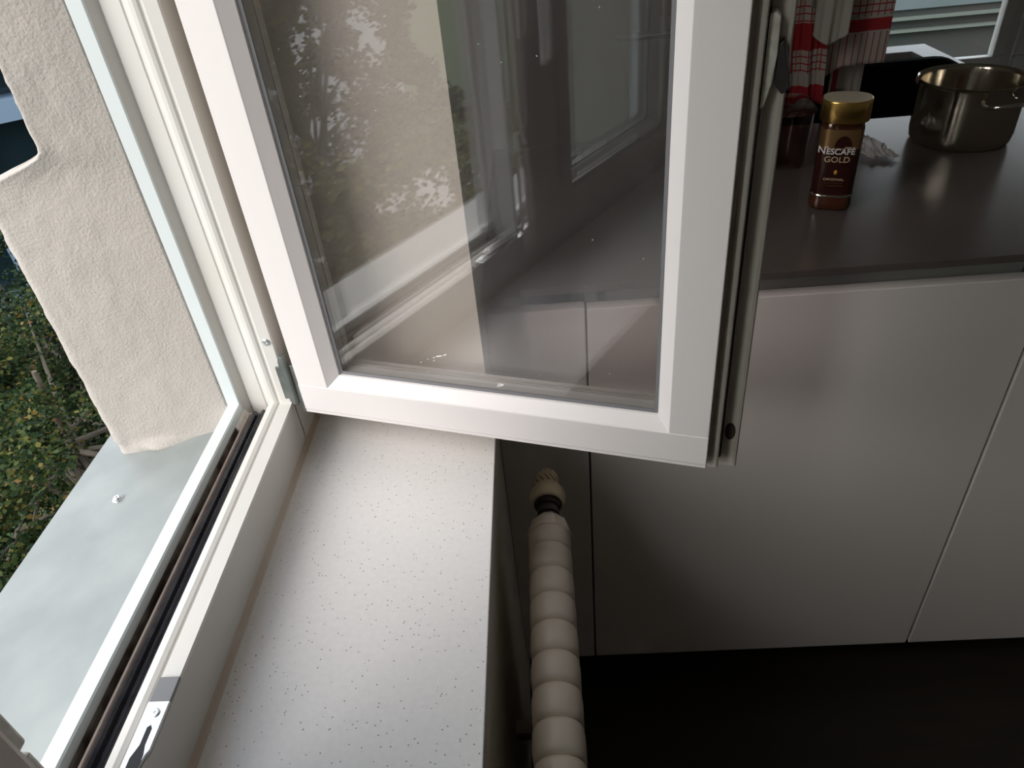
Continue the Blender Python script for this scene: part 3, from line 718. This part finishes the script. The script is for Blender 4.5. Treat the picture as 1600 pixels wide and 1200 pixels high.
# ------------------------------------------------------------------ outdoors
struct('ground', B((-60, -60, -7.3), (60, 60, -7)), 'grass')
def house(name, x, y, w_, d_, h, rz, m, label, roof='roof'):
    t = empty(name, (x, y, -7), rz, label, 'building')
    obj('wall', B((-w_/2, -d_/2, 0), (w_/2, d_/2, h)), m, t)
    bm = NB(); extr(bm, [(-w_/2-.4, h), (w_/2+.4, h), (0, h+w_*.28)], 'y', -d_/2-.4, d_/2+.4); obj('roof', bm, roof, t)
    for k_ in range(int(h//2.8)):
        for q in (-.3, 0, .3):
            for sgn in (-1, 1):
                f = obj('window', B((q*w_-.6, sgn*(d_/2)-.04, 1+k_*2.8), (q*w_+.6, sgn*(d_/2)+.04, 2.4+k_*2.8)), 'lip', t)
                obj('pane', B((q*w_-.5, sgn*(d_/2)-.06, 1.1+k_*2.8), (q*w_+.5, sgn*(d_/2)+.06, 2.3+k_*2.8)), 'dark_window', f)
    return t
house('pale_house', -22, -12, 12, 10, 5.6, R(-30), 'pale_house', 'pale rendered house beyond the trees, mirrored in the sash glass')
tag(obj('gravel_yard', B((-13.4, -14, -7), (-11.2, -1.8, -6.96)), 'path'), 'pale gravel yard below between the garden trees', 'yard')
# blue-grey balcony block down the street past the wall corner
nb = empty('neighbouring_house', (-7.3, 10.6, -7), R(35), 'dark blue-grey balcony front far off past the plaster corner', 'building')
obj('wall', B((-4, 0, 0), (4, 6, 7.5)), 'dark_window', nb)
for z in (1.9, 4.6, 5.35):
    obj('balcony_band', B((-4.1, -.45, z), (4.1, 0, z+.28)), 'blue_paint', nb)
for i in range(9): obj('balcony_post', B((-4+i*1.0, -.42, 1.9), (-3.72+i*1.0, -.20, 7.3)), 'blue_paint', nb)
# courtyard facade seen through the far window
cf = empty('courtyard_house', (2.6, 7.5, -7), 0, 'dark courtyard house with stone ledges seen through the far window', 'building')
obj('wall', B((-6, 0, 0), (6, 3, 6.9)), 'dark_facade', cf)
obj('upper_wall', B((-6, -.03, 5.52), (6, 0, 6.9)), 'path_grey', cf)
for z in (5.33, 5.435): obj('ledge', B((-6, -.07, z), (6, 0, z+.020)), 'ledge_stone', cf)

def tree(x, y, z, r, m, label, n, seed, leafsize=.055, trunk=True, sparse=1.0, squash=.85):
    rng = np.random.default_rng(seed); t = empty('tree', (x, y, -7), 0, label, 'tree', 'garden trees below the window')
    cz = z+7
    # clumps spread through the outer shell of the crown
    nc = int(190*sparse)
    d = rng.normal(size=(nc, 3)); d /= np.linalg.norm(d, axis=1)[:, None]
    rad_ = r*(.45+.55*rng.random(nc)**.6); cen = d*rad_[:, None]*np.array([1, 1, squash])+np.array([0, 0, cz])
    cs = r*(.08+.11*rng.random(nc))
    idx = rng.integers(0, nc, n); off = rng.normal(size=(n, 3)); off /= np.linalg.norm(off, axis=1)[:, None]
    P = cen[idx]+off*(cs[idx]*rng.random(n)**.45)[:, None]*np.array([1, 1, .7])
    s = leafsize*(.6+.8*rng.random(n)); a = rng.normal(size=(n, 3)); a /= np.linalg.norm(a, axis=1)[:, None]; a[:, 2] *= .5
    b = np.cross(a, rng.normal(size=(n, 3))); b /= np.linalg.norm(b, axis=1)[:, None]
    nn = np.cross(a, b)
    V = np.empty((n, 6, 3)); hw = (s*.33)[:, None]; S = s[:, None]
    V[:, 0] = P-a*S*.5; V[:, 1] = P-a*S*.05+b*hw+nn*S*.08; V[:, 2] = P+a*S*.3+b*hw*.7; V[:, 3] = P+a*S*.6; V[:, 4] = P+a*S*.3-b*hw*.7; V[:, 5] = P-a*S*.05-b*hw+nn*S*.08
    me = bpy.data.meshes.new('foliage'); me.vertices.add(n*6); me.vertices.foreach_set('co', V.reshape(-1).astype(np.float32))
    me.loops.add(n*6); me.loops.foreach_set('vertex_index', np.arange(n*6, dtype=np.int32)); me.polygons.add(n)
    me.polygons.foreach_set('loop_start', np.arange(0, n*6, 6, dtype=np.int32)); me.polygons.foreach_set('loop_total', np.full(n, 6, dtype=np.int32)); me.update(calc_edges=True)
    me.materials.append(M[m]); fo = bpy.data.objects.new('foliage', me); C.objects.link(fo); fo.parent = t
    bm = NB(); top = cz
    tube(bm, [(0, 0, 0), (.05, 0, top*.5), (-.05, .1, top), (0, .1, top+r*.6)], [r*.07, r*.055, r*.03, r*.01])
    obj('trunk', bm, 'bark', t, smooth=True)
    bm = NB()
    for k_ in range(0, nc, 5):
        c_ = Vector(cen[k_]); s0 = Vector((0, .05, top-r*.5+rng.random()*r*.8))
        mid = s0.lerp(c_, .5)+Vector((0, 0, .1*r)); tube(bm, [s0, mid, c_, c_+(c_-mid)*.25], [r*.014, r*.010, r*.005, r*.002], 6)
    obj('branches', bm, 'bark', t, smooth=True)
    return t
tree(-3.7, 4.1, -3.75, 1.75, 'leaf_green', 'dense green tree with yellow leaf tips directly beyond the plaster corner', 95000, 1, .036)
tree(-2.9, 2.3, -4.6, 1.5, 'leaf_autumn', 'tree with orange-brown turning leaves low beside the metal sill', 75000, 2, .034)
tree(-5.4, 6.2, -4.2, 2.1, 'leaf_dark', 'dark green tree farther off behind the nearest one', 40000, 3, .05)
tree(-5.9, 2.6, -4.9, 2.2, 'leaf_dark', 'dark tree filling the gap behind the turning tree', 40000, 4, .05)
tree(-6.5, -2.6, -3.9, 2.4, 'leaf_sun_tinted', 'broad green tree mirrored in the left of the sash glass', 26000, 5, .09, sparse=.8)
tree(-5.2, -5.4, -4.2, 2.2, 'leaf_sun_tinted', 'sparse sunlit-coloured tree mirrored in the middle of the sash glass', 15000, 6, .09, sparse=.6)
tree(-8.8, -6.2, -3.0, 2.8, 'leaf_green', 'tall dark tree farthest off in the garden', 22000, 8, .11, sparse=.7)
tree(-3.8, -.4, -5.6, 1.6, 'leaf_green', 'low green tree straight below the window', 16000, 9, .07)
tree(-9.5, 1.0, -4.6, 2.6, 'leaf_green', 'round green tree across the garden yard', 16000, 12, .10)
